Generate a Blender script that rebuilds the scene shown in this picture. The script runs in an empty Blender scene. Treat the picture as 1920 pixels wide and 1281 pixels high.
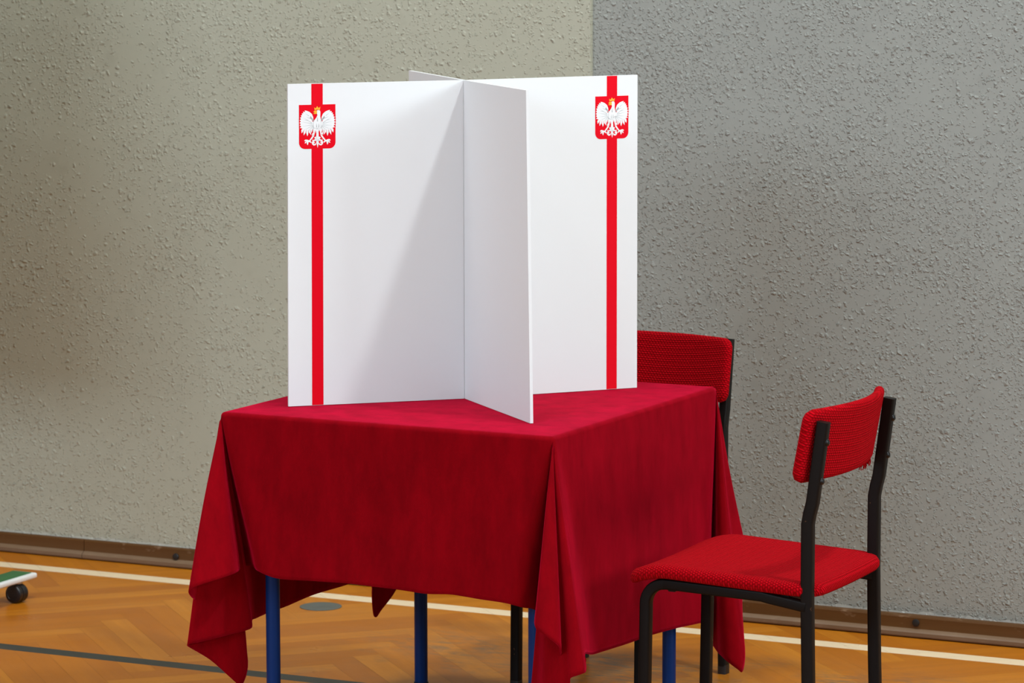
import bpy, bmesh, math, random
import numpy as np
from mathutils import Vector, Matrix
R = math.radians
random.seed(7)
C = bpy.context.scene.collection
scene = bpy.context.scene

# ------------------------------------------------------------------ camera
cam_d = bpy.data.cameras.new('camera')
cam_d.sensor_width = 36
cam_d.lens = 129.177
cam_d.clip_end = 100
cam = bpy.data.objects.new('camera', cam_d)
C.objects.link(cam)
right = Vector((0.89727111, 0.44147721, -0.00155972))
up = Vector((-0.05428148, 0.11382801, 0.99201648))
fwd = Vector((-0.43813021, 0.89002306, -0.12609862))
cam.matrix_world = Matrix(((right.x, up.x, -fwd.x, 0), (right.y, up.y, -fwd.y, 0), (right.z, up.z, -fwd.z, 1.9), (0, 0, 0, 1)))
cam_d.dof.use_dof = True
cam_d.dof.focus_distance = 7.85
cam_d.dof.aperture_fstop = 9
scene.camera = cam

# ------------------------------------------------------------------ light
scene.view_settings.view_transform = 'Standard'
scene.view_settings.look = 'None'
scene.view_settings.gamma = 1
scene.view_settings.use_curve_mapping = False
scene.view_settings.exposure = 0.08

w = bpy.data.worlds.new('world')
scene.world = w
w.use_nodes = True
w.node_tree.nodes['Background'].inputs[0].default_value = (0.8, 0.88, 1, 1)
w.node_tree.nodes['Background'].inputs[1].default_value = 0.4


def area(name, loc, target, size, power, col=(1, 1, 1), size_y=None):
    d = bpy.data.lights.new(name, 'AREA')
    d.energy = power
    d.color = col
    d.size = size
    if size_y:
        d.shape = 'RECTANGLE'
        d.size_y = size_y
    o = bpy.data.objects.new(name, d)
    C.objects.link(o)
    o.location = loc
    o.rotation_euler = (Vector(target) - Vector(loc)).to_track_quat('-Z', 'Y').to_euler()
    return o


# daylight through the high windows of the right wall
for y, p in ((-1.3, 110), (2.5, 120), (6.3, 380)):
    area('window_light', (6.9, y, 4.4), (-3.6, 7.0, .9), 3.0, p, (.84, .98, 1.05), 2.2)
# added cool fill from the front of the hall, for screen and wall
area('front_fill_light', (-5.5, -6.0, 4.6), (-3.6, 7.2, .9), 6.5, 590, (.73, .90, 1.08), 2.6)
# lamps under the ceiling
for x in (-8.0, -3.5, 1.0):
    for y in (-3.0, 1.5):
        area('ceiling_lamp', (x, y, 6.4), (x, y, 0), 1.3, 40, (.92, 1, 1.05), .5)
area('ceiling_lamp', (-4.2, 7.1, 5.2), (-4.2, 8.2, 0), 1.0, 85, (.92, 1, 1.03), .4)
area('spot_lamp', (-.1, 6.3, 6.35), (-3.6, 7.2, .9), .4, 155, (.92, 1, 1.03), .4)
# ------------------------------------------------------------------ helpers
def tag(o, label=None, cat=None, group=None, kind=None):
    if label: o['label'] = label
    if cat: o['category'] = cat
    if group: o['group'] = group
    if kind: o['kind'] = kind
    return o


def empty(name, loc, rz=0):
    o = bpy.data.objects.new(name, None)
    C.objects.link(o)
    o.location = loc
    o.rotation_euler = (0, 0, rz)
    o.empty_display_size = 0.1
    return o


def obj(name, bm, mats, parent=None, smooth=True, angle=40):
    me = bpy.data.meshes.new(name)
    bmesh.ops.recalc_face_normals(bm, faces=bm.faces) if not bm.faces.layers.int.get('keep') else None
    if smooth:
        for f in bm.faces: f.smooth = True
        for e in bm.edges:
            if len(e.link_faces) == 2 and e.calc_face_angle(0) > R(angle): e.smooth = False
    bm.to_mesh(me)
    bm.free()
    for m in (mats if isinstance(mats, (list, tuple)) else [mats]): me.materials.append(m)
    o = bpy.data.objects.new(name, me)
    C.objects.link(o)
    if parent: o.parent = parent
    return o


def box(bm, lo, hi, bevel=0, seg=2):
    vs = [bm.verts.new((x, y, z)) for z in (lo[2], hi[2]) for y in (lo[1], hi[1]) for x in (lo[0], hi[0])]
    fs = [bm.faces.new([vs[i] for i in ix]) for ix in ((0, 2, 3, 1), (4, 5, 7, 6), (0, 1, 5, 4), (2, 6, 7, 3), (0, 4, 6, 2), (1, 3, 7, 5))]
    if bevel:
        es = list({e for f in fs for e in f.edges})
        bmesh.ops.bevel(bm, geom=es, offset=bevel, segments=seg, affect='EDGES', profile=0.5)


def tube(bm, pts, prof, ref=Vector((0, 1, 0)), cap=True):
    """sweep a closed 2-D profile (list of (a, b)) along pts; a runs along ref"""
    pts = [Vector(p) for p in pts]
    rings = []
    for i, p in enumerate(pts):
        d = (pts[min(i + 1, len(pts) - 1)] - pts[max(i - 1, 0)]).normalized()
        # mitre scale
        s = 1.0
        if 0 < i < len(pts) - 1:
            d1 = (pts[i] - pts[i - 1]).normalized()
            s = 1 / max(0.5, d1.dot(d))
        a = (ref - d * ref.dot(d)).normalized()
        b = d.cross(a)
        rings.append([bm.verts.new(p + a * u + b * v * s) for u, v in prof])
    n = len(prof)
    for r0, r1 in zip(rings, rings[1:]):
        for j in range(n):
            bm.faces.new((r0[j], r0[(j + 1) % n], r1[(j + 1) % n], r1[j]))
    if cap:
        bm.faces.new(rings[0][::-1])
        bm.faces.new(rings[-1])


def round_prof(a, b, r, seg=4):
    out = []
    for cx, cy, a0 in ((a - r, b - r, 0), (-a + r, b - r, 90), (-a + r, -b + r, 180), (a - r, -b + r, 270)):
        for k in range(seg + 1):
            t = R(a0 + 90 * k / seg)
            out.append((cx + r * math.cos(t), cy + r * math.sin(t)))
    return out


def circ(r, n=24):
    return [(r * math.cos(2 * math.pi * k / n), r * math.sin(2 * math.pi * k / n)) for k in range(n)]


def lathe(bm, prof, n=32, mat=None):
    """prof: (r, z) list, around Z; optional matrix"""
    rings = []
    for r, z in prof:
        rings.append([bm.verts.new((r * math.cos(2 * math.pi * k / n), r * math.sin(2 * math.pi * k / n), z)) for k in range(n)])
    for r0, r1 in zip(rings, rings[1:]):
        for j in range(n): bm.faces.new((r0[j], r0[(j + 1) % n], r1[(j + 1) % n], r1[j]))
    bm.faces.new(rings[0][::-1])
    bm.faces.new(rings[-1])
    if mat:
        bmesh.ops.transform(bm, matrix=mat, verts=[v for r in rings for v in r])


# ------------------------------------------------------------------ materials
def mat(name, col=(.8, .8, .8), rough=.5, metal=0, spec=.5, **kw):
    m = bpy.data.materials.new(name)
    m.use_nodes = True
    p = m.node_tree.nodes['Principled BSDF']
    p.inputs['Base Color'].default_value = (*col, 1)
    p.inputs['Roughness'].default_value = rough
    p.inputs['Metallic'].default_value = metal
    p.inputs['Specular IOR Level'].default_value = spec
    for k, v in kw.items(): p.inputs[k.replace('_', ' ')].default_value = v
    return m


class N:
    def __init__(s, m):
        s.t = m.node_tree; s.p = s.t.nodes['Principled BSDF']
    def n(s, kind, ins=None, **props):
        nd = s.t.nodes.new(kind)
        for k, v in props.items(): setattr(nd, k, v)
        for k, v in (ins or {}).items():
            if hasattr(v, 'links') or isinstance(v, bpy.types.NodeSocket): s.t.links.new(v, nd.inputs[k])
            else: nd.inputs[k].default_value = v
        return nd
    def math(s, op, a, b=None, c=None):
        ins = {0: a}
        if b is not None: ins[1] = b
        if c is not None: ins[2] = c
        return s.n('ShaderNodeMath', ins, operation=op).outputs[0]
    def mix(s, fac, a, b, mode='MIX'):
        nd = s.n('ShaderNodeMix', data_type='RGBA', blend_type=mode)
        for i, v in ((0, fac), (6, a), (7, b)):
            if isinstance(v, bpy.types.NodeSocket): s.t.links.new(v, nd.inputs[i])
            else: nd.inputs[i].default_value = v if i == 0 else (*v, 1)
        return nd.outputs[2]
    def ramp(s, fac, stops):
        nd = s.n('ShaderNodeValToRGB', {0: fac})
        e = nd.color_ramp.elements
        while len(e) < len(stops): e.new(0.5)
        for el, (p, c) in zip(e, stops):
            el.position = p
            el.color = (*c, 1) if isinstance(c, tuple) else (c, c, c, 1)
        return nd.outputs[0]
    def noise(s, vec, scale, detail=2, rough=.5):
        return s.n('ShaderNodeTexNoise', {'Vector': vec, 'Scale': scale, 'Detail': detail, 'Roughness': rough}).outputs[0]
    def bump(s, h, strength, dist):
        b = s.n('ShaderNodeBump', {'Height': h, 'Strength': strength, 'Distance': dist})
        s.t.links.new(b.outputs[0], s.p.inputs['Normal'])
        return b
    def col(s, c): s.t.links.new(c, s.p.inputs['Base Color'])
    def obj(s): return s.n('ShaderNodeTexCoord').outputs['Object']
    def gen_map(s, vec, scale, rot=(0, 0, 0)):
        return s.n('ShaderNodeMapping', {'Vector': vec, 'Scale': scale, 'Rotation': rot}).outputs[0]


def plaster(name, c0, c1, lumps, depth):
    m = mat(name, c0, .62, spec=.35)
    k = N(m)
    o = k.obj()
    sep = k.n('ShaderNodeSeparateXYZ', {0: o})
    flat = k.n('ShaderNodeCombineXYZ', {0: sep.outputs[0], 1: sep.outputs[2], 2: 0.0}).outputs[0]
    warp = k.n('ShaderNodeVectorMath', {0: k.n('ShaderNodeTexNoise', {'Vector': flat, 'Scale': 95.0, 'Detail': 1.0}).outputs[1], 1: (.017, .017, 0.0), 2: flat}, operation='MULTIPLY_ADD').outputs[0]
    dens = k.noise(flat, 3.2, 4, .62)
    def lumps_at(scale, share, rmin, rvar):
        v = k.n('ShaderNodeTexVoronoi', {'Vector': warp, 'Scale': scale, 'Randomness': 1.0}, voronoi_dimensions='2D')
        c = k.n('ShaderNodeSeparateColor', {0: v.outputs['Color']})
        sel = k.math('LESS_THAN', c.outputs[0], k.math('MULTIPLY_ADD', dens, 2.4, share - 1.2))
        size = k.math('MULTIPLY_ADD', c.outputs[1], rvar, rmin)
        bl = k.n('ShaderNodeMapRange', {'Value': k.math('DIVIDE', v.outputs['Distance'], size), 'From Min': 1.0, 'From Max': .1, 'To Min': 0.0, 'To Max': 1.0}, interpolation_type='SMOOTHSTEP').outputs[0]
        return k.math('MULTIPLY', k.math('MULTIPLY', bl, sel), size)
    blob = k.math('MULTIPLY_ADD', lumps_at(125.0, lumps + .1, .18, .3), .9, lumps_at(62.0, lumps, .14, .36))
    fine = k.noise(flat, 260.0, 3, .6)
    mid = k.noise(flat, 26.0, 2, .5)
    h = k.math('MULTIPLY_ADD', fine, .020, k.math('MULTIPLY_ADD', mid, .05, blob))
    k.bump(h, 1.0, depth)
    big = k.noise(o, 1.4, 4, .6)
    cl = k.mix(k.math('MULTIPLY', big, 1.0), c0, c1)
    sp = k.noise(o, 14.0, 4, .65)
    cl = k.mix(k.ramp(sp, [(.55, 0.0), (.78, .5)]), cl, tuple(x * .86 for x in c1))
    # lighter plaster smears just above the baseboard
    z = k.n('ShaderNodeSeparateXYZ', {0: o}).outputs[2]
    edge = k.math('LESS_THAN', z, k.math('MULTIPLY_ADD', k.noise(o, 30.0, 3, .7), .024, .048))
    cl = k.mix(k.math('MULTIPLY', edge, .45), cl, (.62, .60, .54))
    k.col(cl)
    return m


M = {}
M['plaster_beige'] = plaster('beige painted plaster', (.425, .414, .325), (.375, .358, .27), .44, .0042)
M['plaster_grey'] = plaster('grey painted plaster', (.302, .304, .270), (.264, .264, .237), .68, .0052)
M['plain'] = mat('plain wall paint', (.55, .56, .55), .8)
M['ceiling'] = mat('white ceiling paint', (.75, .75, .72), .85)


def floor_mat():
    m = mat('varnished parquet', rough=.3, spec=.08)
    k = N(m)
    o = k.obj()
    uv = k.n('ShaderNodeUVMap', uv_map='UVMap').outputs[0]
    rnd = k.n('ShaderNodeAttribute', attribute_name='plank').outputs['Color']
    s = k.n('ShaderNodeSeparateColor', {0: rnd})
    grain = k.noise(k.gen_map(uv, (6.0, 90.0, 1.0)), 1.0, 4, .6)
    streak = k.noise(k.gen_map(uv, (2.0, 26.0, 1.0)), 1.0, 3, .55)
    base = k.ramp(s.outputs[0], [(0.0, (.45, .135, .007)), (.5, (.53, .172, .009)), (1.0, (.61, .22, .016))])
    cl = k.mix(k.ramp(streak, [(.35, 0.0), (.75, .55)]), base, (.38, .115, .010))
    cl = k.mix(k.math('MULTIPLY', grain, .32), cl, (.32, .09, .008))
    # grey worn patches
    wear = k.math('MULTIPLY', k.ramp(k.noise(k.gen_map(o, (1.1, 1.1, 1.0)), 2.2, 5, .65), [(.42, 0.0), (.56, 1.0)]), k.ramp(k.noise(k.gen_map(o, (1, 4, 1), (0, 0, .8)), 14.0, 5, .75), [(.42, 0.0), (.62, 1.0)]))
    sx = k.n('ShaderNodeSeparateXYZ', {0: o})
    wx = k.n('ShaderNodeMapRange', {'Value': sx.outputs[0], 'From Min': -4.6, 'From Max': -3.9}, interpolation_type='SMOOTHSTEP').outputs[0]
    wy = k.n('ShaderNodeMapRange', {'Value': sx.outputs[1], 'From Min': 8.25, 'From Max': 7.95}, interpolation_type='SMOOTHSTEP').outputs[0]
    cl = k.mix(k.math('MULTIPLY', wear, k.math('MULTIPLY', wx, wy)), cl, (.145, .10, .062))
    dark = k.ramp(k.noise(o, 34.0, 3, .7), [(.66, 0.0), (.8, .35)])
    cl = k.mix(dark, cl, (.20, .10, .04))
    y = sx.outputs[1]
    def band(lo, hi): return k.math('MULTIPLY', k.math('GREATER_THAN', y, lo), k.math('LESS_THAN', y, hi))
    chip = k.ramp(k.noise(o, 40.0, 4, .7), [(.68, 1.0), (.74, .2)])
    cl = k.mix(k.math('MULTIPLY', band(8.362, 8.424), chip), cl, (.84, .65, .42))
    cl = k.mix(k.math('MULTIPLY', band(7.449, 7.505), chip), cl, (.035, .038, .032))
    k.col(cl)
    k.t.links.new(k.math('MULTIPLY_ADD', k.noise(o, 6.0, 3), .18, .22), k.p.inputs['Roughness'])
    edge = k.n('ShaderNodeAttribute', attribute_name='plank').outputs['Alpha']
    k.bump(k.math('MULTIPLY_ADD', grain, .35, k.noise(k.gen_map(o, (1, 1, 1)), 3.0, 2)), .35, .0015)
    return m


M['floor'] = floor_mat()


def velvet():
    m = mat('crimson velour', (.21, .0005, .004), .9, spec=.04)
    p = m.node_tree.nodes['Principled BSDF']
    p.inputs['Sheen Weight'].default_value = .75
    p.inputs['Sheen Roughness'].default_value = .42
    p.inputs['Sheen Tint'].default_value = (1, .012, .075, 1)
    k = N(m)
    o = k.obj()
    n1 = k.noise(k.gen_map(o, (1, 1, .35)), 22.0, 5, .68)
    k.col(k.mix(k.ramp(n1, [(.34, 0.0), (.68, 1.0)]), (.245, .0005, .004), (.175, .0004, .003)))
    k.t.links.new(k.math('MULTIPLY_ADD', n1, -.9, 1.15), k.p.inputs['Sheen Weight'])
    wv = k.noise(o, 900.0, 2, .6)
    k.bump(k.math('MULTIPLY_ADD', wv, .3, k.noise(o, 16.0, 3, .5)), .35, .0025)
    return m


M['velvet'] = velvet()


def knit():
    m = mat('red bouclé upholstery', (.43, .002, .006), .95, spec=.02)
    p = m.node_tree.nodes['Principled BSDF']
    p.inputs['Sheen Weight'].default_value = .1
    p.inputs['Sheen Tint'].default_value = (1, .1, .1, 1)
    k = N(m)
    uv = k.n('ShaderNodeUVMap', uv_map='UVMap').outputs[0]
    s = k.n('ShaderNodeSeparateXYZ', {0: uv})
    # rows of offset knots
    row = k.math('MULTIPLY', s.outputs[1], 180.0)
    odd = k.math('MODULO', k.math('FLOOR', row), 2.0)
    cx = k.math('ADD', k.math('MULTIPLY', s.outputs[0], 125.0), k.math('MULTIPLY', odd, .5))
    fx = k.math('ABSOLUTE', k.math('SUBTRACT', k.math('FRACT', cx), .5))
    fy = k.math('ABSOLUTE', k.math('SUBTRACT', k.math('FRACT', row), .5))
    d = k.math('SQRT', k.math('ADD', k.math('MULTIPLY', fx, fx), k.math('MULTIPLY', fy, fy)))
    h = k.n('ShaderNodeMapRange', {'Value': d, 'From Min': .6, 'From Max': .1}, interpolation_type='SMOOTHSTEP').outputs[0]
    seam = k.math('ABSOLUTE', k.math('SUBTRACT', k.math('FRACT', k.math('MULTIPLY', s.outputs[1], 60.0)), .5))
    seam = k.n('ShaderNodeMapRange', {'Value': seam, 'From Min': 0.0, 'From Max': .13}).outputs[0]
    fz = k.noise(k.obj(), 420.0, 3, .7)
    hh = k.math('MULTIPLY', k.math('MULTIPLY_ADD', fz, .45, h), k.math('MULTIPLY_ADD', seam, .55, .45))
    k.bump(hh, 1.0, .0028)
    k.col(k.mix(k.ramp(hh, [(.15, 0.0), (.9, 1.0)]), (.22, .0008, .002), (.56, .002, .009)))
    return m


M['knit'] = knit()
M['black_metal'] = mat('black enamel tube', (.004, .003, .0025), .42, spec=.12)
kk = N(M['black_metal'])
kk.col(kk.mix(kk.ramp(kk.noise(kk.obj(), 22.0, 4, .7), [(.69, 0.0), (.72, 1.0)]), (.008, .006, .005), (.16, .075, .035)))
M['bolt'] = mat('black bolt', (.02, .02, .02), .3, metal=.6)
M['blue_metal'] = mat('blue painted steel tube', (.001, .026, .135), .4, spec=.2)
M['wood_top'] = mat('beech laminate', (.45, .30, .16), .5)
M['foam'] = mat('white foam board', (.80, .80, .80), .55, spec=.3)
kk = N(M['foam'])
kk.bump(kk.noise(kk.obj(), 500.0, 2), .08, .0005)
M['print_red'] = mat('printed red', (.78, .001, .012), .6, spec=.08)
M['print_white'] = mat('printed white', (.84, .84, .84), .5, spec=.3)
M['print_grey'] = mat('printed grey line', (.36, .38, .38), .5)
M['print_gold'] = mat('printed gold', (.92, .42, .012), .5)
M['black_plastic'] = mat('black plastic', (.008, .008, .009), .38)
M['white_paint'] = mat('white lacquer', (.82, .82, .80), .3)
M['green_paint'] = mat('green laminate', (.015, .13, .03), .5)
M['grey_cover'] = mat('grey socket cover', (.10, .105, .09), .5)
M['steel'] = mat('steel', (.5, .5, .5), .3, metal=1)


def base_mat():
    m = mat('varnished brown baseboard', (.16, .065, .02), .45, spec=.2)
    k = N(m)
    g = k.noise(k.gen_map(k.obj(), (1.2, 40, 40)), 1.0, 4, .6)
    cl = k.mix(g, (.135, .055, .013), (.07, .027, .007))
    cl = k.mix(k.ramp(k.noise(k.gen_map(k.obj(), (5, 12, 12)), 3.0, 3, .7), [(.6, 0.0), (.72, .6)]), cl, (.28, .17, .10))
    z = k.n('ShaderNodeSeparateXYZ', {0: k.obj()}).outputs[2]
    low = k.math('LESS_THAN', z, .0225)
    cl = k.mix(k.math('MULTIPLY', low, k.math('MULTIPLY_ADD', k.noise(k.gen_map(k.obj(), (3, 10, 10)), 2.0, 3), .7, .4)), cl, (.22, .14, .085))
    k.col(cl)
    return m


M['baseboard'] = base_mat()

# ------------------------------------------------------------------ room
YW = 8.574
X0, X1, Y0, H = -13.0, 7.0, -7.0, 6.5
XC = -3.995            # corner where the grey part steps back


def quad_box(name, lo, hi, m):
    bm = bmesh.new()
    box(bm, lo, hi)
    return tag(obj(name, bm, m, smooth=False), kind='structure')


bm = bmesh.new()
box(bm, (X0, YW, 0), (XC, YW + .8, H))
tag(obj('wall_back_left', bm, M['plaster_beige'], smooth=False), kind='structure', label='rough beige plastered wall behind the table')
bm = bmesh.new()
box(bm, (XC, YW + .014, 0), (X1, YW + .8, H))
tag(obj('wall_back_right', bm, M['plaster_grey'], smooth=False), kind='structure', label='rough grey plastered wall behind the chairs')
quad_box('wall_left', (X0 - .2, Y0, 0), (X0, YW, H), M['plain'])
quad_box('wall_front', (X0, Y0 - .2, 0), (X1, Y0, H), M['plain'])
quad_box('ceiling', (X0, Y0, H), (X1, YW, H + .2), M['ceiling'])
# right wall with a band of high windows
bm = bmesh.new()
box(bm, (X1, Y0, 0), (X1 + .3, YW, 2.6))
box(bm, (X1, Y0, 5.4), (X1 + .3, YW, H))
for y in (Y0, -3.4, .4, 4.2, YW - .4): box(bm, (X1, y, 2.6), (X1 + .3, y + .4, 5.4))
tag(obj('wall_right', bm, M['plain'], smooth=False), kind='structure')


def floor():
    L, Wd, th = .56, .07, None
    bm = bmesh.new()
    uvl = bm.loops.layers.uv.new('UVMap')
    cl = bm.loops.layers.float_color.new('plank')
    g = .00022
    ca, sa = math.cos(R(45)), math.sin(R(45))
    rnd = random.Random(3)
    n = int(L / Wd)            # 8 : herringbone step
    def plank(u, v, du, dv, along_u):
        pts = [(u + g, v + g), (u + du - g, v + g), (u + du - g, v + dv - g), (u + g, v + dv - g)]
        wp = [(px * ca - py * sa + ox, px * sa + py * ca + oy) for px, py in pts]
        if max(p[0] for p in wp) < -9 or min(p[0] for p in wp) > 0 or max(p[1] for p in wp) < 4 or min(p[1] for p in wp) > 8.56: return
        if max(p[1] for p in wp) > 9.3: return
        vs = [bm.verts.new((x, y, 0)) for x, y in wp]
        f = bm.faces.new(vs)
        c = (rnd.random(), rnd.random(), rnd.random(), 1)
        r0 = rnd.random() * 50
        for lp, (px, py) in zip(f.loops, pts):
            a, b = (px, py) if along_u else (py, px)
            lp[uvl].uv = (a + r0, b + r0 * 1.7)
            lp[cl] = c
    ox, oy = -4.6, 7.9
    # classic herringbone: staircase of L-shapes
    for i in range(-90, 91):
        for j in range(-14, 15):
            # horizontal plank at (i*Wd + j*L , i*Wd - j*L)
            u = i * Wd + j * L
            v = i * Wd - j * L
            plank(u, v, L, Wd, True)
            plank(u - Wd + 0 * L, v, Wd, L, False) if False else plank(u + L, v - L + Wd, Wd, L, False)
    o = obj('floor', bm, M['floor'], smooth=False)
    return o


fl = floor()
tag(fl, label='orange varnished herringbone parquet with painted lines', kind='structure')
# sub floor: carries on beyond the modelled planks and shows as the joints between them
m = mat('dark parquet joint', (.19, .08, .025), .5)
bm = bmesh.new()
box(bm, (X0, Y0, -.06), (X1, YW, -.0006))
tag(obj('floor_base', bm, m, smooth=False), kind='structure')


def baseboard():
    prof = [(0, 0.003), (-.023, .003), (-.0245, .006), (-.0245, .0145), (-.0225, .0168), (-.0150, .0218), (-.0125, .0225), (-.012, .024), (-.012, .050), (-.010, .0535), (-.006, .0545), (.02, .0545)]
    for name, xa, xb in (('baseboard_left', X0, -5.552), ('baseboard_back', -5.55, X1)):
        bm = bmesh.new()
        ra = [bm.verts.new((xa, YW + y, z)) for y, z in prof]
        rb = [bm.verts.new((xb, YW + y, z)) for y, z in prof]
        for i in range(len(prof) - 1): bm.faces.new((ra[i], rb[i], rb[i + 1], ra[i + 1]))
        bm.faces.new((ra[-1], rb[-1], rb[0], ra[0]))
        bm.faces.new(ra)
        bm.faces.new(rb[::-1])
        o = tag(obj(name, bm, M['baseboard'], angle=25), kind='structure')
        for x, zz in ((-5.25, .031), (-3.087, .0385)):
            if xa < x < xb:
                b2 = bmesh.new()
                lathe(b2, [(.0085, 0), (.0095, .004), (.0085, .006), (.005, .0065)], 20, Matrix.Translation((x, YW - .012, zz)) @ Matrix.Rotation(R(90), 4, 'X'))
                obj('screw_cap', b2, M['black_plastic'], o)


baseboard()

bm = bmesh.new()
lathe(bm, [(.055, 0), (.055, .0012), (.052, .002), (.012, .002), (.010, .0012)], 48)
o = tag(obj('floor_socket_cover', bm, M['grey_cover'], angle=60), 'round grey socket cover set into the parquet under the table', 'floor cover')
o.location = (-4.623, 8.256, 0.0002)

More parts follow.
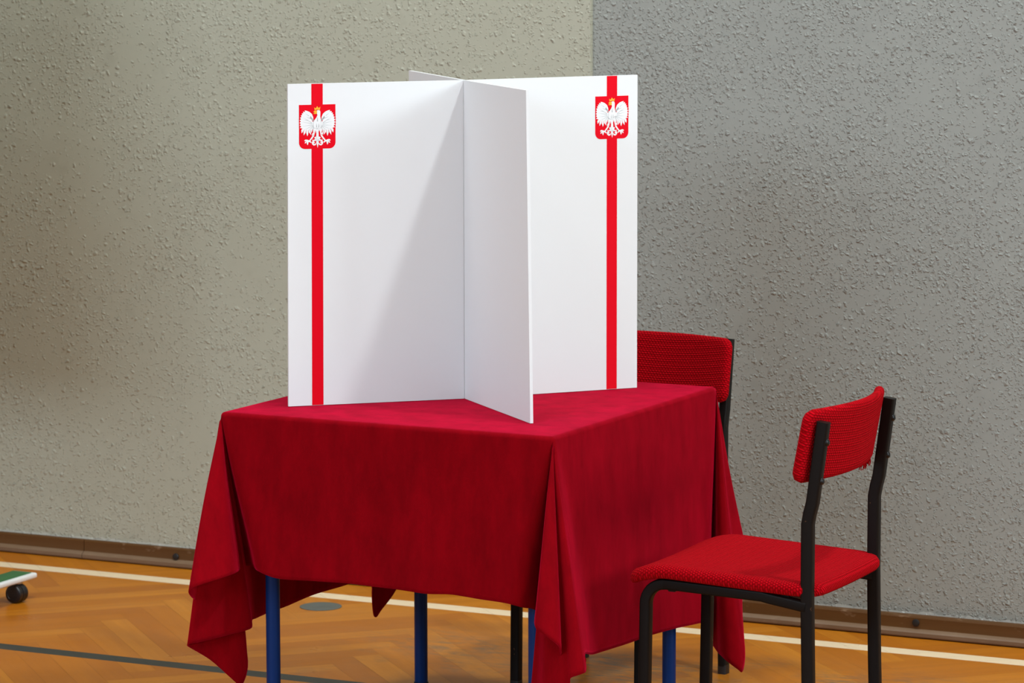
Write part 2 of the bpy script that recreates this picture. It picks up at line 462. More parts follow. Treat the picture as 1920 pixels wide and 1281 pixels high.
# ------------------------------------------------------------------ tablecloth
# one row per column of the drape: point on the table edge (x, y), point on the hem (x, y, z)
CLOTH=[(-4.0331,6.7616,-3.9704,6.7996,0.4057),
(-4.0331,6.7616,-3.9402,6.7569,0.4108),
(-4.0089,6.7613,-3.9113,6.7481,0.4043),
(-3.9687,6.7608,-3.8848,6.7478,0.3995),
(-3.8721,6.7597,-3.7923,6.7467,0.4017),
(-3.7595,6.7583,-3.7099,6.7457,0.4036),
(-3.6871,6.7574,-3.6547,6.7485,0.4015),
(-3.6388,6.7568,-3.5974,6.7443,0.4013),
(-3.5905,6.7562,-3.5546,6.7403,0.4000),
(-3.5503,6.7558,-3.5207,6.7434,0.3978),
(-3.4940,6.7551,-3.4653,6.7462,0.4009),
(-3.4618,6.7547,-3.4383,6.7424,0.4005),
(-3.4135,6.7541,-3.3916,6.7366,0.3987),
(-3.3411,6.7532,-3.3298,6.7271,0.3979),
(-3.2928,6.7526,-3.3053,6.7250,0.3953),
(-3.2526,6.7522,-3.2903,6.7371,0.3894),
(-3.2284,6.7519,-3.2900,6.7670,0.3829),
(-3.2284,6.7519,-3.2919,6.8066,0.3698),
(-3.2284,6.7519,-3.2667,6.7748,0.3710),
(-3.2284,6.7519,-3.2574,6.7403,0.3726),
(-3.2284,6.7519,-3.2371,6.6780,0.3780),
(-3.2284,6.7519,-3.2281,6.6596,0.3755),
(-3.2284,6.7519,-3.2198,6.6512,0.3667),
(-3.2284,6.7519,-3.2033,6.6524,0.3569),
(-3.2284,6.7519,-3.1830,6.6655,0.3390),
(-3.2284,6.7519,-3.1791,6.6762,0.3301),
(-3.2284,6.7519,-3.1814,6.6912,0.3169),
(-3.2284,6.7519,-3.1913,6.7068,0.3029),
(-3.2284,6.7519,-3.2057,6.7193,0.2823),
(-3.2284,6.7519,-3.2483,6.7467,0.2277),
(-3.2284,6.7519,-3.2832,6.7576,0.1881),
(-3.2284,6.7519,-3.2845,6.7500,0.1782),
(-3.2284,6.7519,-3.2695,6.7394,0.1705),
(-3.2284,6.7519,-3.2239,6.6959,0.1808),
(-3.2284,6.7519,-3.1953,6.6949,0.1928),
(-3.2284,6.7519,-3.1874,6.6961,0.2136),
(-3.2284,6.7519,-3.1764,6.6986,0.2332),
(-3.2284,6.7519,-3.1681,6.6991,0.2473),
(-3.2284,6.7519,-3.1657,6.6964,0.2593),
(-3.2284,6.7519,-3.1521,6.6984,0.2658),
(-3.2284,6.7519,-3.1394,6.7076,0.2708),
(-3.2284,6.7519,-3.1406,6.7217,0.2712),
(-3.2284,6.7519,-3.1474,6.7388,0.2807),
(-3.2284,6.7519,-3.1507,6.7394,0.2971),
(-3.2281,6.7770,-3.2144,6.9235,0.2623),
(-3.2272,6.8526,-3.2136,6.9893,0.2589),
(-3.2256,6.9869,-3.2123,7.0900,0.2537),
(-3.2242,7.1045,-3.2095,7.1918,0.2512),
(-3.2232,7.1884,-3.2103,7.2625,0.2462),
(-3.2218,7.2976,-3.2104,7.3505,0.2393),
(-3.2203,7.4235,-3.2082,7.4290,0.2321),
(-3.2190,7.5327,-3.2060,7.4842,0.2270),
(-3.2183,7.5914,-3.2072,7.5176,0.2207),
(-3.2183,7.5914,-3.2410,7.6126,0.1851),
(-3.2183,7.5914,-3.2575,7.6549,0.1445),
(-3.2183,7.5914,-3.2312,7.6214,0.1346),
(-3.2183,7.5914,-3.1824,7.5344,0.1435),
(-3.2183,7.5914,-3.1580,7.5170,0.1345),
(-3.2183,7.5914,-3.1336,7.5210,0.1176),
(-3.2183,7.5914,-3.1276,7.5255,0.1124),
(-3.2183,7.5914,-3.1269,7.5361,0.1214),
(-3.2183,7.5914,-3.1295,7.5498,0.1480),
(-3.2183,7.5914,-3.1385,7.5629,0.1926),
(-3.2183,7.5914,-3.1532,7.5876,0.2594),
(-3.2183,7.5914,-3.1636,7.6299,0.3559),
(-3.2183,7.5914,-3.1673,7.6416,0.3722),
(-3.2183,7.5914,-3.1803,7.6378,0.3903),
(-3.2183,7.5914,-3.2085,7.6224,0.4584),
(-3.2585,7.5919,-3.2584,7.6039,0.4850),
(-3.4597,7.5943,-3.4595,7.6063,0.4900),
(-3.7010,7.5973,-3.7009,7.6093,0.4900),
(-3.9424,7.6002,-3.9423,7.6122,0.4850),
(-4.0229,7.6012,-3.9957,7.6008,0.4151),
(-4.0229,7.6012,-4.0123,7.5876,0.3005),
(-4.0229,7.6012,-4.0281,7.5572,0.2197),
(-4.0229,7.6012,-4.0500,7.5172,0.1723),
(-4.0229,7.6012,-4.0525,7.5032,0.1618),
(-4.0229,7.6012,-4.0525,7.4925,0.1651),
(-4.0229,7.6012,-4.0522,7.4845,0.1870),
(-4.0229,7.6012,-4.0512,7.4806,0.2351),
(-4.0229,7.6012,-4.0535,7.4930,0.2518),
(-4.0229,7.6012,-4.0462,7.5191,0.2517),
(-4.0229,7.6012,-4.0359,7.5189,0.2744),
(-4.0239,7.5172,-4.0366,7.4619,0.2765),
(-4.0254,7.3913,-4.0380,7.3423,0.2706),
(-4.0280,7.1814,-4.0401,7.1746,0.2740),
(-4.0300,7.0135,-4.0416,7.0501,0.2693),
(-4.0315,6.8875,-4.0425,6.9774,0.2690),
(-4.0326,6.8036,-4.0431,6.9265,0.2663),
(-4.0331,6.7616,-4.0038,6.8383,0.2777),
(-4.0331,6.7616,-4.0004,6.8335,0.2717),
(-4.0331,6.7616,-3.9966,6.8234,0.2668),
(-4.0331,6.7616,-4.0039,6.8081,0.2631),
(-4.0331,6.7616,-4.0226,6.7759,0.2592),
(-4.0331,6.7616,-4.0407,6.7383,0.2552),
(-4.0331,6.7616,-4.0587,6.7010,0.2524),
(-4.0331,6.7616,-4.0663,6.6803,0.2521),
(-4.0331,6.7616,-4.0713,6.6828,0.2476),
(-4.0331,6.7616,-4.0723,6.7032,0.2365),
(-4.0331,6.7616,-4.0611,6.7600,0.2018),
(-4.0331,6.7616,-4.0437,6.7868,0.1721),
(-4.0331,6.7616,-4.0259,6.8086,0.1445),
(-4.0331,6.7616,-4.0206,6.8156,0.1364),
(-4.0331,6.7616,-4.0153,6.8252,0.1458),
(-4.0331,6.7616,-4.0122,6.8368,0.1772),
(-4.0331,6.7616,-4.0162,6.8397,0.2120),
(-4.0331,6.7616,-4.0238,6.8419,0.2538),
(-4.0331,6.7616,-4.0497,6.8222,0.2837),
(-4.0331,6.7616,-4.0728,6.7597,0.3191),
(-4.0331,6.7616,-4.0597,6.6917,0.3490),
(-4.0331,6.7616,-4.0417,6.6467,0.3656),
(-4.0331,6.7616,-4.0360,6.6289,0.3786),
(-4.0331,6.7616,-4.0282,6.6227,0.3873),
(-4.0331,6.7616,-4.0102,6.6349,0.3948),
(-4.0331,6.7616,-3.9842,6.6692,0.4037),
(-4.0331,6.7616,-3.9732,6.7089,0.4082),
(-4.0331,6.7616,-3.9783,6.7402,0.4082),
(-4.0331,6.7616,-4.0086,6.8030,0.4020),
(-4.0331,6.7616,-4.0255,6.8503,0.3984),
(-4.0331,6.7616,-4.0079,6.8479,0.3991)]
TABLE = ((-4.03306, 6.76161), (-3.22844, 6.75186), (-3.21827, 7.59142), (-4.02289, 7.60117))

TOPZ = .75


def catmull(P, per):
    """closed centripetal Catmull-Rom through rows of P"""
    n = len(P)
    out = []
    for i in range(n):
        p0, p1, p2, p3 = P[i - 1], P[i], P[(i + 1) % n], P[(i + 2) % n]
        t0 = 0
        t1 = t0 + max(np.linalg.norm(p1 - p0), 1e-5) ** .5
        t2 = t1 + max(np.linalg.norm(p2 - p1), 1e-5) ** .5
        t3 = t2 + max(np.linalg.norm(p3 - p2), 1e-5) ** .5
        k = max(3, int(np.linalg.norm((p2 - p1)) / per))
        for s in range(k):
            t = t1 + (t2 - t1) * s / k
            a1 = (t1 - t) / (t1 - t0) * p0 + (t - t0) / (t1 - t0) * p1
            a2 = (t2 - t) / (t2 - t1) * p1 + (t - t1) / (t2 - t1) * p2
            a3 = (t3 - t) / (t3 - t2) * p2 + (t - t2) / (t3 - t2) * p3
            b1 = (t2 - t) / (t2 - t0) * a1 + (t - t0) / (t2 - t0) * a2
            b2 = (t3 - t) / (t3 - t1) * a2 + (t - t1) / (t3 - t1) * a3
            out.append(((t2 - t) / (t2 - t1) * b1 + (t - t1) / (t2 - t1) * b2, i, s / k))
    return out


def tablecloth():
    A = np.array(CLOTH)
    dense = catmull(A[:, 2:5], .012)
    cen = A[:, :2].mean(axis=0)
    NLc, NRc, FRc, FLc = [np.array(p) for p in TABLE]
    uxv = (NRc - NLc) / np.linalg.norm(NRc - NLc)
    uyv = (FRc - NRc) / np.linalg.norm(FRc - NRc)
    cols = []
    for hp, i, s in dense:
        T = A[i, :2] * (1 - s) + A[(i + 1) % len(A), :2] * s
        cols.append((T, hp))
    bm = bmesh.new()
    rr = .010
    M_ = 44
    rings = []
    ctr = (NLc + NRc + FRc + FLc) / 4
    wa, wb = np.linalg.norm(NRc - NLc) / 2, np.linalg.norm(FRc - NRc) / 2
    for T, hp in cols:
        # rounded inset of the top ring
        lx, ly = (T - ctr) @ uxv, (T - ctr) @ uyv
        ix, iy = max(-wa + rr, min(wa - rr, lx)), max(-wb + rr, min(wb - rr, ly))
        ring = []
        d = np.array([lx - ix, ly - iy])
        L = np.linalg.norm(d)
        d = d / L if L > 1e-6 else d
        base = ctr + uxv * ix + uyv * iy
        nn = uxv * d[0] + uyv * d[1]
        for ph in (0, 15, 30, 45, 60, 75):
            q = base + nn * rr * math.sin(R(ph))
            ring.append((q[0], q[1], TOPZ - rr * (1 - math.cos(R(ph)))))
        s0 = np.array([*(base + nn * rr), TOPZ - rr])
        for k in range(M_ + 1):
            t = k / M_
            q = s0 + (hp - s0) * t
            # very slight sag in and out so that long faces are not ruled perfectly
            out = nn * (.0035 * math.sin(math.pi * t) * math.sin(5 * (hp[0] + hp[1]) + 2.2 * t))
            q = q + np.array([out[0], out[1], 0])
            ring.append(tuple(q))
        rings.append([bm.verts.new(p) for p in ring])
    n = len(rings)
    for j in range(n):
        a, b = rings[j], rings[(j + 1) % n]
        for k in range(len(a) - 1):
            bm.faces.new((a[k], a[k + 1], b[k + 1], b[k]))
    # top
    top = [r[0] for r in rings]
    cx = bm.verts.new((ctr[0], ctr[1], TOPZ))
    fr = [.03, .12, .3, .5, .7, .85]
    prev = top
    for fq in fr:
        cur = []
        for r in rings:
            p = Vector(r[0].co)
            q = p.lerp(Vector((ctr[0], ctr[1], TOPZ)), fq)
            cur.append(bm.verts.new(q))
        for j in range(n): bm.faces.new((prev[j], prev[(j + 1) % n], cur[(j + 1) % n], cur[j]))
        prev = cur
    for j in range(n): bm.faces.new((prev[j], prev[(j + 1) % n], cx))
    bmesh.ops.remove_doubles(bm, verts=bm.verts, dist=1e-5)
    # a few flattened fold lines left on the top
    for v in bm.verts:
        if abs(v.co.z - TOPZ) < 1e-4: v.co.z = TOPZ
    bmesh.ops.recalc_face_normals(bm, faces=bm.faces)
    for f in bm.faces: f.smooth = True
    o = obj('tablecloth', bm, M['velvet'], angle=180)
    md = o.modifiers.new('thickness', 'SOLIDIFY')
    md.thickness = .0022
    md.offset = -1
    tag(o, 'crimson velour tablecloth hanging over the table with draped corners', 'tablecloth')
    return o


cloth = tablecloth()


# ------------------------------------------------------------------ table under the cloth
def table():
    NLc, NRc, FRc, FLc = [Vector((*p, 0)) for p in TABLE]
    ctr = (NLc + NRc + FRc + FLc) / 4
    a = (NRc - NLc).length / 2
    b = (FRc - NRc).length / 2
    rz = math.atan2(NRc.y - NLc.y, NRc.x - NLc.x)
    t = tag(empty('table', ctr, rz), 'square table with blue tubular steel legs under the crimson cloth', 'table')
    bm = bmesh.new()
    box(bm, (-a + .006, -b + .006, .722), (a - .006, b - .006, TOPZ - .0035), .004)
    obj('tabletop', bm, M['wood_top'], t)
    lx, ly = a - .082, b - .08
    bm = bmesh.new()
    pr = round_prof(.0125, .02, .003)
    for s in (-1, 1):
        tube(bm, [(-lx, s * ly, .70), (lx, s * ly, .70)], [(v, u) for u, v in pr], Vector((0, 0, 1)))
        tube(bm, [(s * lx, -ly, .70), (s * lx, ly, .70)], [(v, u) for u, v in pr], Vector((0, 0, 1)))
    obj('frame', bm, M['blue_metal'], t)
    for sx in (-1, 1):
        for sy in (-1, 1):
            bm = bmesh.new()
            tube(bm, [(sx * lx, sy * ly, .012), (sx * lx, sy * ly, .70)], circ(.0155), Vector((1, 0, 0)))
            lg = obj('leg', bm, M['blue_metal'], t)
            bm = bmesh.new()
            tube(bm, [(sx * lx, sy * ly, 0), (sx * lx, sy * ly, .014)], circ(.0175), Vector((1, 0, 0)))
            obj('foot_cap', bm, M['black_plastic'], lg)
    return t


table()


# ------------------------------------------------------------------ voting screen
def eagle_polys():
    """flat pieces of a crowned spread eagle, in shield units (x 0..1, y down from the shield top)"""
    def c(pts): return [((x - 209) / 481, (y - 548) / 481) for x, y in pts]
    def mir(pts): return [(903 - x, y) for x, y in pts][::-1]
    W, G, K = [], [], []
    wing = [(398, 752), (396, 705), (378, 664), (345, 637), (310, 623), (282, 619), (292, 638), (262, 634), (268, 654), (246, 654), (252, 676), (232, 680), (243, 700), (221, 710), (236, 728), (218, 742), (233, 758), (216, 775), (233, 790), (217, 808), (236, 816), (220, 842), (246, 842), (238, 872), (243, 907), (268, 880), (270, 935), (300, 895), (318, 947), (342, 900), (366, 932), (380, 885), (394, 862), (408, 832), (425, 835), (430, 780), (412, 768), (384, 760), (378, 748)]
    W += [wing, mir(wing)]
    W.append([(432, 628), (462, 617), (482, 622), (491, 640), (489, 700), (498, 742), (515, 775), (512, 810), (497, 850), (480, 850), (466, 860), (440, 860), (425, 850), (402, 850), (388, 800), (396, 765), (420, 735), (440, 708), (452, 680), (444, 664), (428, 662)])
    W.append([(400, 838), (440, 850), (436, 905), (418, 950), (402, 930), (384, 958), (378, 930), (392, 895)])
    W.append([(503, 838), (470, 850), (478, 905), (492, 945), (508, 925), (524, 935), (542, 922), (520, 888)])
    W.append([(434, 850), (472, 850), (466, 900), (470, 950), (467, 1000), (464, 1050), (453, 1097), (442, 1050), (438, 1000), (432, 950), (440, 900)])
    leg = [(392, 930), (372, 962), (342, 1000), (318, 990), (292, 988), (276, 1003), (287, 1010), (306, 1006), (288, 1020), (283, 1038), (298, 1034), (312, 1018), (308, 1040), (322, 1060), (330, 1040), (334, 1018), (352, 1024), (365, 1036), (372, 1022), (358, 1006), (386, 975), (410, 945)]
    W += [leg, mir(leg)]
    curl = [(440, 960), (420, 955), (408, 968), (425, 985), (410, 990), (392, 983), (382, 998), (388, 1012), (375, 1022), (380, 1050), (402, 1068), (428, 1062), (438, 1040), (445, 1010), (448, 985)]
    W += [curl, mir(curl)]
    gap = [(398, 1016), (420, 1006), (436, 1012), (432, 1036), (412, 1046), (400, 1040), (418, 1028), (416, 1020)]
    G.append([(414, 618), (409, 583), (429, 596), (448, 567), (468, 592), (489, 576), (484, 618), (462, 612), (436, 614)])
    G.append([(396, 640), (420, 620), (448, 630), (446, 662), (425, 667), (393, 664), (416, 652)])
    for s in (0, 1):
        f = (lambda q: q) if not s else mir
        K.append(f([(404, 745), (360, 690), (352, 720), (410, 765)]))
        for a, b in (((380, 780), (250, 700)), ((380, 790), (240, 760)), ((385, 805), (245, 820)), ((392, 815), (275, 865)), ((398, 822), (318, 890)), ((406, 830), (362, 895)), ((340, 690), (285, 650)), ((350, 720), (300, 700)), ((330, 745), (270, 740))):
            dx, dy = b[0] - a[0], b[1] - a[1]
            L = math.hypot(dx, dy)
            nx, ny = -dy / L * 2.6, dx / L * 2.6
            K.append(f([(a[0] + nx, a[1] + ny), (b[0], b[1]), (a[0] - nx, a[1] - ny)]))
    K.append([(452, 700), (458, 760), (446, 760)])
    K.append([(440, 780), (446, 845), (436, 830)])
    K.append([(468, 780), (472, 830), (462, 845)])
    R_ = [gap, mir(gap)]
    # red showing between the feathers
    slits = [((268, 650), (222, 632)), ((246, 672), (216, 655)), ((238, 698), (212, 690)), ((232, 728), (208, 724)), ((232, 758), (208, 758)), ((236, 790), (210, 794)), ((244, 822), (212, 832)), ((262, 842), (226, 868)), ((282, 852), (256, 910)), ((308, 858), (292, 932)), ((334, 862), (334, 938)), ((358, 862), (376, 935)), ((386, 858), (392, 905))]
    for (x0_, y0_), (x1_, y1_) in slits:
        dx, dy = x1_ - x0_, y1_ - y0_
        L = math.hypot(dx, dy)
        nx, ny = -dy / L * 5.5, dx / L * 5.5
        tri = [(x0_, y0_), (x1_ + nx, y1_ + ny), (x1_ - nx, y1_ - ny)]
        R_ += [tri, mir(tri)]
    for tri in ([(424, 870), (436, 945), (408, 950)], [(384, 990), (404, 998), (412, 978)], [(300, 1044), (312, 1046), (306, 1018)], [(345, 1040), (338, 1060), (338, 1022)]): R_ += [tri, mir(tri)]
    return [c(p) for p in W], [c(p) for p in K], [c(p) for p in G], [c(p) for p in R_]


def voting_screen():
    z0 = TOPZ + .0012
    z1 = 1.454
    # foot and head of each leaf: centre and the four ends
    Cb, Ct = Vector((-3.6444, 7.1706, z0)), Vector((-3.6465, 7.1745, z1))
    ends = {'left': (Vector((-3.9373, 6.8940, z0)), Vector((-3.9228, 6.8777, z1))),
            'right': (Vector((-3.3758, 7.4923, z0)), Vector((-3.3924, 7.5278, z1))),
            'front': (Vector((-3.3494, 6.8977, z0)), Vector((-3.3546, 6.8895, z1))),
            'back': (Vector((-3.9370, 7.4720, z0)), Vector((-3.9403, 7.4769, z1)))}
    t = tag(empty('voting_screen', (Cb.x, Cb.y, z0)), 'white cross-shaped cardboard voting screen with red stripes standing on the crimson table', 'voting screen')
    t.location = (Cb.x, Cb.y, z0)
    org = Vector(t.location)
    th = .0034
    eW, eK, eG, eR = eagle_polys()
    for key, (eb, et) in ends.items():
        nrm = (eb - Cb).cross(Vector((0, 0, 1))).normalized()
        view = Vector((.44, -.9, 0))
        if nrm.dot(view) < 0: nrm = -nrm
        L = (eb - Cb).length
        def P(s, v, off):          # s along the leaf 0..1, v height 0..1
            b = Cb.lerp(eb, s)
            tt = Ct.lerp(et, s)
            return b.lerp(tt, v) + nrm * off - org
        bm = bmesh.new()
        s0 = .004 / L
        nn = 20
        G = {(i, j, o): bm.verts.new(P(s0 + (1 - s0) * i / nn, j / nn, o * th)) for i in range(nn + 1) for j in range(nn + 1) for o in (-1, 1)}
        for i in range(nn):
            for j in range(nn):
                for o in (-1, 1): bm.faces.new([G[i + a, j + c, o] for a, c in ((0, 0), (1, 0), (1, 1), (0, 1))])
            for q in (0, nn):
                bm.faces.new((G[i, q, -1], G[i + 1, q, -1], G[i + 1, q, 1], G[i, q, 1]))
                bm.faces.new((G[q, i, -1], G[q, i + 1, -1], G[q, i + 1, 1], G[q, i, 1]))
        bmesh.ops.recalc_face_normals(bm, faces=bm.faces)
        pn = obj('panel', bm, M['foam'], t, angle=50)
        if key in ('left', 'right'):
            hgt = (et - eb).length
            # local print frame: x from the image left of the leaf, y down from its top
            if key == 'left':
                X = lambda x: 1 - x / L
                off_s, off_e = .0527, .0248
            else:
                X = lambda x: 1 - x / L
                off_s, off_e = .0507, .0228
            Y = lambda y: 1 - y / hgt
            flip = key == 'right'
            def sheet(name, polys, m, off, mats=None):
                bm = bmesh.new()
                for pl in polys:
                    vs = [bm.verts.new(P(X(x), Y(y), off)) for x, y in pl]
                    ed = [bm.edges.new((vs[i], vs[(i + 1) % len(vs)])) for i in range(len(vs))]
                    bmesh.ops.triangle_fill(bm, edges=ed, use_beauty=True)
                for f in bm.faces:
                    f.normal_update()
                    if f.normal.dot(nrm) < 0: f.normal_flip()
                bm.faces.layers.int.new('keep')
                return obj(name, bm, m, pn, smooth=False)
            sheet('stripe', [[(off_s, a_), (off_s + .0256, a_), (off_s + .0256, b_), (off_s, b_)] for a_, b_ in [(.0005 + (hgt - .001) * q / 40, .0005 + (hgt - .001) * (q + 1) / 40) for q in range(40)]], M['print_red'], th + .0002)
            sw, sh, st, rc = .082, .0955, .0455, .0135
            a0 = off_e
            cr = [(a0 + sw - rc + rc * math.sin(R(k * 15)), st + sh - rc + rc * math.cos(R(k * 15))) for k in range(6, -1, -1)]
            cl_ = [(a0 + rc - rc * math.sin(R(k * 15)), st + sh - rc + rc * math.cos(R(k * 15))) for k in range(0, 7)]
            sheet('shield', [[(a0, st), (a0 + sw, st)] + cr + cl_], M['print_red'], th + .0004)
            def mp(polys):
                out = []
                for pl in polys:
                    out.append([((a0 + (1 - x) * sw) if flip else (a0 + x * sw), st + y * sw) for x, y in pl])
                return out
            e = sheet('eagle', mp(eW), [M['print_white'], M['print_grey'], M['print_red']], th + .0006)
            ex = bmesh.new()
            ex.from_mesh(e.data)
            for idx, polys in ((1, mp(eK)), (2, mp(eR))):
                for pl in polys:
                    vs = [ex.verts.new(P(X(x), Y(y), th + .0006 + .00015 * idx)) for x, y in pl]
                    ed = [ex.edges.new((vs[i], vs[(i + 1) % len(vs)])) for i in range(len(vs))]
                    for f in bmesh.ops.triangle_fill(ex, edges=ed, use_beauty=True)['geom']:
                        if isinstance(f, bmesh.types.BMFace):
                            f.material_index = idx
                            f.normal_update()
                            if f.normal.dot(nrm) < 0: f.normal_flip()
            ex.to_mesh(e.data)
            ex.free()
            sheet('crown', mp(eG), M['print_gold'], th + .0009)
    return t


voting_screen()


# ------------------------------------------------------------------ chairs
def uv_box(bm, scale_axes):
    """simple planar uv in metres; scale_axes = (u function, v function) of the vertex"""
    uvl = bm.loops.layers.uv.new('UVMap')
    for f in bm.faces:
        for lp in f.loops: lp[uvl].uv = (scale_axes[0](lp.vert.co), scale_axes[1](lp.vert.co))


def slab(nu, nv, pos, thick, nrm, sup=.16):
    """cushion: grid front and back joined by a rounded rim. pos(u,v)->Vector, nrm(u,v)->Vector"""
    bm = bmesh.new()
    uvl = bm.loops.layers.uv.new('UVMap')
    def edge(u, v):
        d = min(u, 1 - u) * nu, min(v, 1 - v) * nv
        return d
    F, B = {}, {}
    for i in range(nu + 1):
        for j in range(nv + 1):
            u, v = i / nu, j / nv
            p, n = pos(u, v), nrm(u, v)
            F[i, j] = bm.verts.new(p + n * thick / 2)
            B[i, j] = bm.verts.new(p - n * thick / 2)
    for i in range(nu):
        for j in range(nv):
            bm.faces.new((F[i, j], F[i + 1, j], F[i + 1, j + 1], F[i, j + 1]))
            bm.faces.new((B[i, j], B[i, j + 1], B[i + 1, j + 1], B[i + 1, j]))
    rim = [(i, 0) for i in range(nu)] + [(nu, j) for j in range(nv)] + [(i, nv) for i in range(nu, 0, -1)] + [(0, j) for j in range(nv, 0, -1)]
    K = 5
    mids = []
    for (i, j) in rim:
        u, v = i / nu, j / nv
        e = .002
        ctr = pos(.5, .5)
        p = pos(u, v)
        du = (pos(min(1, u + e), v) - pos(max(0, u - e), v)).normalized()
        dv = (pos(u, min(1, v + e)) - pos(u, max(0, v - e))).normalized()
        o = Vector((0, 0, 0))
        if i == 0: o -= du
        if i == nu: o += du
        if j == 0: o -= dv
        if j == nv: o += dv
        o.normalize()
        n = nrm(u, v)
        row = [F[i, j]]
        for k in range(1, K):
            a = math.pi * k / K
            row.append(bm.verts.new(p + n * math.cos(a) * thick / 2 + o * math.sin(a) * thick / 2))
        row.append(B[i, j])
        mids.append(row)
    m_ = len(mids)
    for a in range(m_):
        r0, r1 = mids[a], mids[(a + 1) % m_]
        for k in range(K): bm.faces.new((r0[k], r0[k + 1], r1[k + 1], r1[k]))
    return bm


def rounded(u, v, w, h, r):
    """map the unit square onto a w x h rectangle with corners of radius r"""
    x, y = (u - .5) * w, (v - .5) * h
    ax, ay = w / 2 - r, h / 2 - r
    s = max(abs(x) / (w / 2), abs(y) / (h / 2))
    if s < 1e-6: return x, y
    # scale boundary point on the same 'ring'
    bx, by = x / s, y / s
    if abs(bx) > ax and abs(by) > ay:
        cx, cy = math.copysign(ax, bx), math.copysign(ay, by)
        dx, dy = bx - cx, by - cy
        L = math.hypot(dx, dy)
        if L > r: bx, by = cx + dx / L * r, cy + dy / L * r
    t = s ** 3
    return (x * (1 - t) + bx * s * t), (y * (1 - t) + by * s * t)


def make_chair():
    """origin on the floor under the middle of the seat; the sitter looks along -X, width along Y"""
    t = empty('stacking_chair', (0, 0, 0))
    hw, hf = .190, .163
    xf, xr = -.19, .18
    pf = round_prof(.0115, .0115, .004)
    # front legs, each with the bend into its side rail
    for s in (-1, 1):
        y = s * hf
        bm = bmesh.new()
        pts = [(xf - .006, y, .010), (xf, y, .385)]
        cx, cz, r = xf + .045, .395, .045
        for k in range(0, 9):
            a = R(180 - k * 90 / 8)
            pts.append((cx + r * math.cos(a), y, cz + r * math.sin(a)))
        tube(bm, pts, pf, Vector((0, 1, 0)))
        lg = obj('leg', bm, M['black_metal'], t)
        bm = bmesh.new()
        tube(bm, [(xf - .006, y, 0), (xf - .006, y, .022)], round_prof(.0118, .0118, .004), Vector((0, 1, 0)))
        obj('foot_cap', bm, M['black_plastic'], lg)
        bm = bmesh.new()
        yr = s * hw
        ym = y + (yr - y) * .7
        tube(bm, [(xf + .044, y, .440), (xr - .10, ym, .437), (xr - .085, ym, .434), (xr, yr, .424)], [(a, b * .95) for a, b in pf], Vector((0, 1, 0)))
        obj('side_rail', bm, M['black_metal'], t)
        y = s * hw
        # rear leg running up to carry the backrest
        bm = bmesh.new()
        pr = round_prof(.0105, .0125, .004)
        tube(bm, [(xr + .012, y, .010), (xr + .004, y, .25), (xr, y, .44), (xr, y, .595), (xr + .004, y, .617), (xr + .010, y, .64), (xr + .032, y, .806)], pr, Vector((0, 1, 0)))
        lg = obj('leg', bm, M['black_metal'], t)
        bm = bmesh.new()
        tube(bm, [(xr + .012, y, 0), (xr + .012, y, .022)], round_prof(.0108, .0128, .004), Vector((0, 1, 0)))
        obj('foot_cap', bm, M['black_plastic'], lg)
        for zz in (.685, .765):
            xx = xr + .010 + (zz - .64) / .166 * .022 + .0125
            bm = bmesh.new()
            lathe(bm, [(.0075, -.002), (.0075, .002), (.006, .004), (.003, .0048)], 16, Matrix.Translation((xx, y, zz)) @ Matrix.Rotation(R(78), 4, 'Y'))
            obj('bolt', bm, M['bolt'], t)
    for x in (xf + .06, xr - .05):
        bm = bmesh.new()
        yy = hf + (hw - hf) * (x - xf) / (xr - xf)
        tube(bm, [(x, -yy, .434), (x, yy, .434)], round_prof(.009, .009, .003), Vector((1, 0, 0)))
        obj('crossbar', bm, M['black_metal'], t)
    # seat
    def sp(u, v):
        x, y = rounded(u, v, .405, .388, .045)
        tx_ = x / .2
        z = .4665 - .010 * tx_ * .9 - (.022 * max(0, -tx_ - .55) ** 2 / .2) - .004 * (1 - (y / .194) ** 2)
        return Vector((x - .012, y, z))
    def sn(u, v): return Vector((0, 0, 1))
    bm = slab(36, 30, sp, .030, sn)
    uvl = bm.loops.layers.uv.verify()
    for f in bm.faces:
        for lp in f.loops: lp[uvl].uv = (lp.vert.co.y + lp.vert.co.z, lp.vert.co.x)
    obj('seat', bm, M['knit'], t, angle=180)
    # backrest: curved pad between and in front of the uprights
    zc, hh, ww = .754, .130, .404
    tilt = R(10.5)
    def bp(u, v):
        y, z = rounded(u, v, ww, hh, .012)
        sag = .040 * (1 - (abs(y) / (ww / 2)) ** 2.0)
        x = xr + .0235 + z * math.tan(tilt) - .030 + sag - .002
        return Vector((x, y, zc + z))
    def bn(u, v):
        y = (u - .5) * ww
        dx = -.040 * 2 * y / (ww / 2) ** 2
        return Vector((-1, dx, math.tan(tilt))).normalized()
    bm = slab(36, 16, bp, .022, bn)
    uvl = bm.loops.layers.uv.verify()
    for f in bm.faces:
        for lp in f.loops: lp[uvl].uv = (lp.vert.co.y, lp.vert.co.z + lp.vert.co.x * .5)
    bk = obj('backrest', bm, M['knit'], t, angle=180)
    return t


def frayed_threads(chair):
    rnd = random.Random(5)
    bm = bmesh.new()
    for k in range(26):
        y = .045 + .085 * rnd.random()
        sag = .040 * (1 - (abs(y) / .202) ** 2)
        x = .18 + .010 + (.686 - .64) * .132 - .032 + sag + rnd.uniform(-.006, .006)
        p = Vector((x, y, .684))
        q = p + Vector((rnd.uniform(-.004, .004), rnd.uniform(-.006, .006), -rnd.uniform(.007, .013)))
        tube(bm, [p, p.lerp(q, .5) + Vector((0, .002, 0)), q], circ(.0011, 5), Vector((1, 0, 0)))
    o = obj('frayed_threads', bm, M['knit'], chair)
    return o


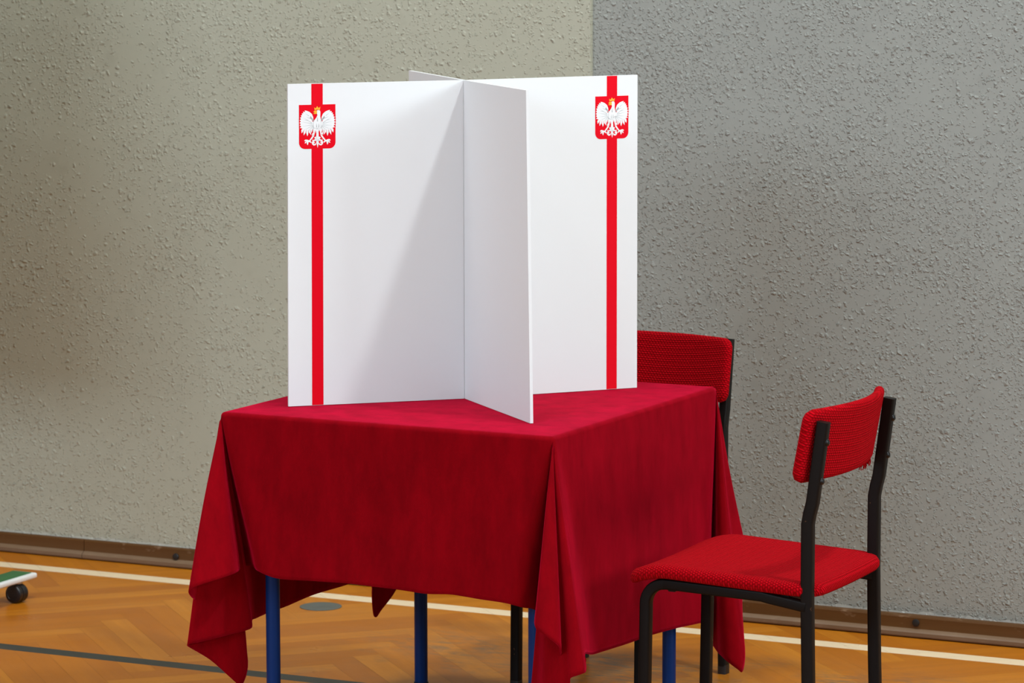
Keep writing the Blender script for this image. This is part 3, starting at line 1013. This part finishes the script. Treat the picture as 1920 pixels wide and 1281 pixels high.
def copy_tree(o, parent=None):
    c = o.copy()
    C.objects.link(c)
    c.parent = parent
    for ch in [x for x in bpy.data.objects if x.parent == o]: copy_tree(ch, c)
    return c


near = make_chair()
far = copy_tree(near)
frayed_threads(near)
near.location = (-2.880, 7.030, 0)
tag(near, 'red upholstered black metal chair side on, at the right side of the table', 'chair', 'red upholstered chairs at the table')
tag(far, 'red upholstered chair behind the table, only its backrest and legs showing', 'chair', 'red upholstered chairs at the table')


def place_far():
    rz = FARROT
    c, s = math.cos(rz), math.sin(rz)
    lx, ly = .192, FARSIDE * .190
    far.rotation_euler = (0, 0, rz)
    far.location = (-3.36 - (c * lx - s * ly), 7.97 - (s * lx + c * ly), 0)


# local +X (rear of the chair) has to point away from the table: 81.4 degrees in the world
FARROT, FARSIDE = R(87.2), -1
place_far()
for ch in far.children:
    if ch.name.startswith('backrest'): ch.location.z = -.019


# ------------------------------------------------------------------ wheeled stand at the left edge
def stand():
    x0, x1, ya, yb = -5.432, -5.356, 7.06, 8.035
    t = tag(empty('wheeled_stand', ((x0 + x1) / 2, (ya + yb) / 2, 0)), 'white wheeled stand foot with green top at the left picture edge', 'stand')
    ox, oy = (x0 + x1) / 2, (ya + yb) / 2
    hx, hy = (x1 - x0) / 2, (yb - ya) / 2
    bm = bmesh.new()
    box(bm, (-hx, -hy, .0535), (hx, hy, .0685), .0055, 4)
    obj('foot', bm, M['white_paint'], t)
    bm = bmesh.new()
    box(bm, (-hx + .006, -hy + .02, .0680), (hx - .012, hy - .012, .0700), .0008)
    obj('top_board', bm, M['green_paint'], t)
    bm = bmesh.new()
    box(bm, (-.02, -.02, .069), (.02, .02, 1.98), .004)
    obj('post', bm, M['white_paint'], t)
    # unseen, added to shade the left wall: a chalkboard reaching away to the left
    bm = bmesh.new()
    box(bm, (-1.75, -.012, .72), (-.022, .012, 1.92), .003)
    obj('shade_board', bm, M['green_paint'], t)
    for cy in (7.965 - oy, 7.13 - oy):
        cst = None
        bm = bmesh.new()
        tube(bm, [(.020, cy, .040), (.020, cy, .0545)], circ(.006, 16), Vector((1, 0, 0)))
        tube(bm, [(.020, cy, .050), (.020, cy, .0538)], circ(.014, 20), Vector((1, 0, 0)))
        cst = obj('caster', bm, M['steel'], t)
        ang = R(-91)          # wheel axle direction
        ax = Vector((math.cos(ang), math.sin(ang), 0))
        mx = Matrix.Translation((.022, cy - .006, .0245)) @ Vector((0, 0, 1)).rotation_difference(ax).to_matrix().to_4x4()
        for s in (-1, 1):
            bm = bmesh.new()
            pr = [(.006, .004), (.0235, .004), (.0243, .006), (.0243, .017), (.0225, .0195), (.016, .0205), (.0155, .0195), (.004, .0200)]
            if s < 0: pr = [(r, -z) for r, z in pr][::-1]
            lathe(bm, pr, 40, mx)
            obj('wheel', bm, M['black_plastic'], cst, angle=35)
        bm = bmesh.new()
        lathe(bm, [(.022, -.0042), (.0248, -.0038), (.0248, .0038), (.022, .0042)], 40, mx)
        lathe(bm, [(.004, -.018), (.004, .018)], 12, mx)
        obj('hood', bm, M['black_plastic'], cst, angle=35)
    return t


stand()
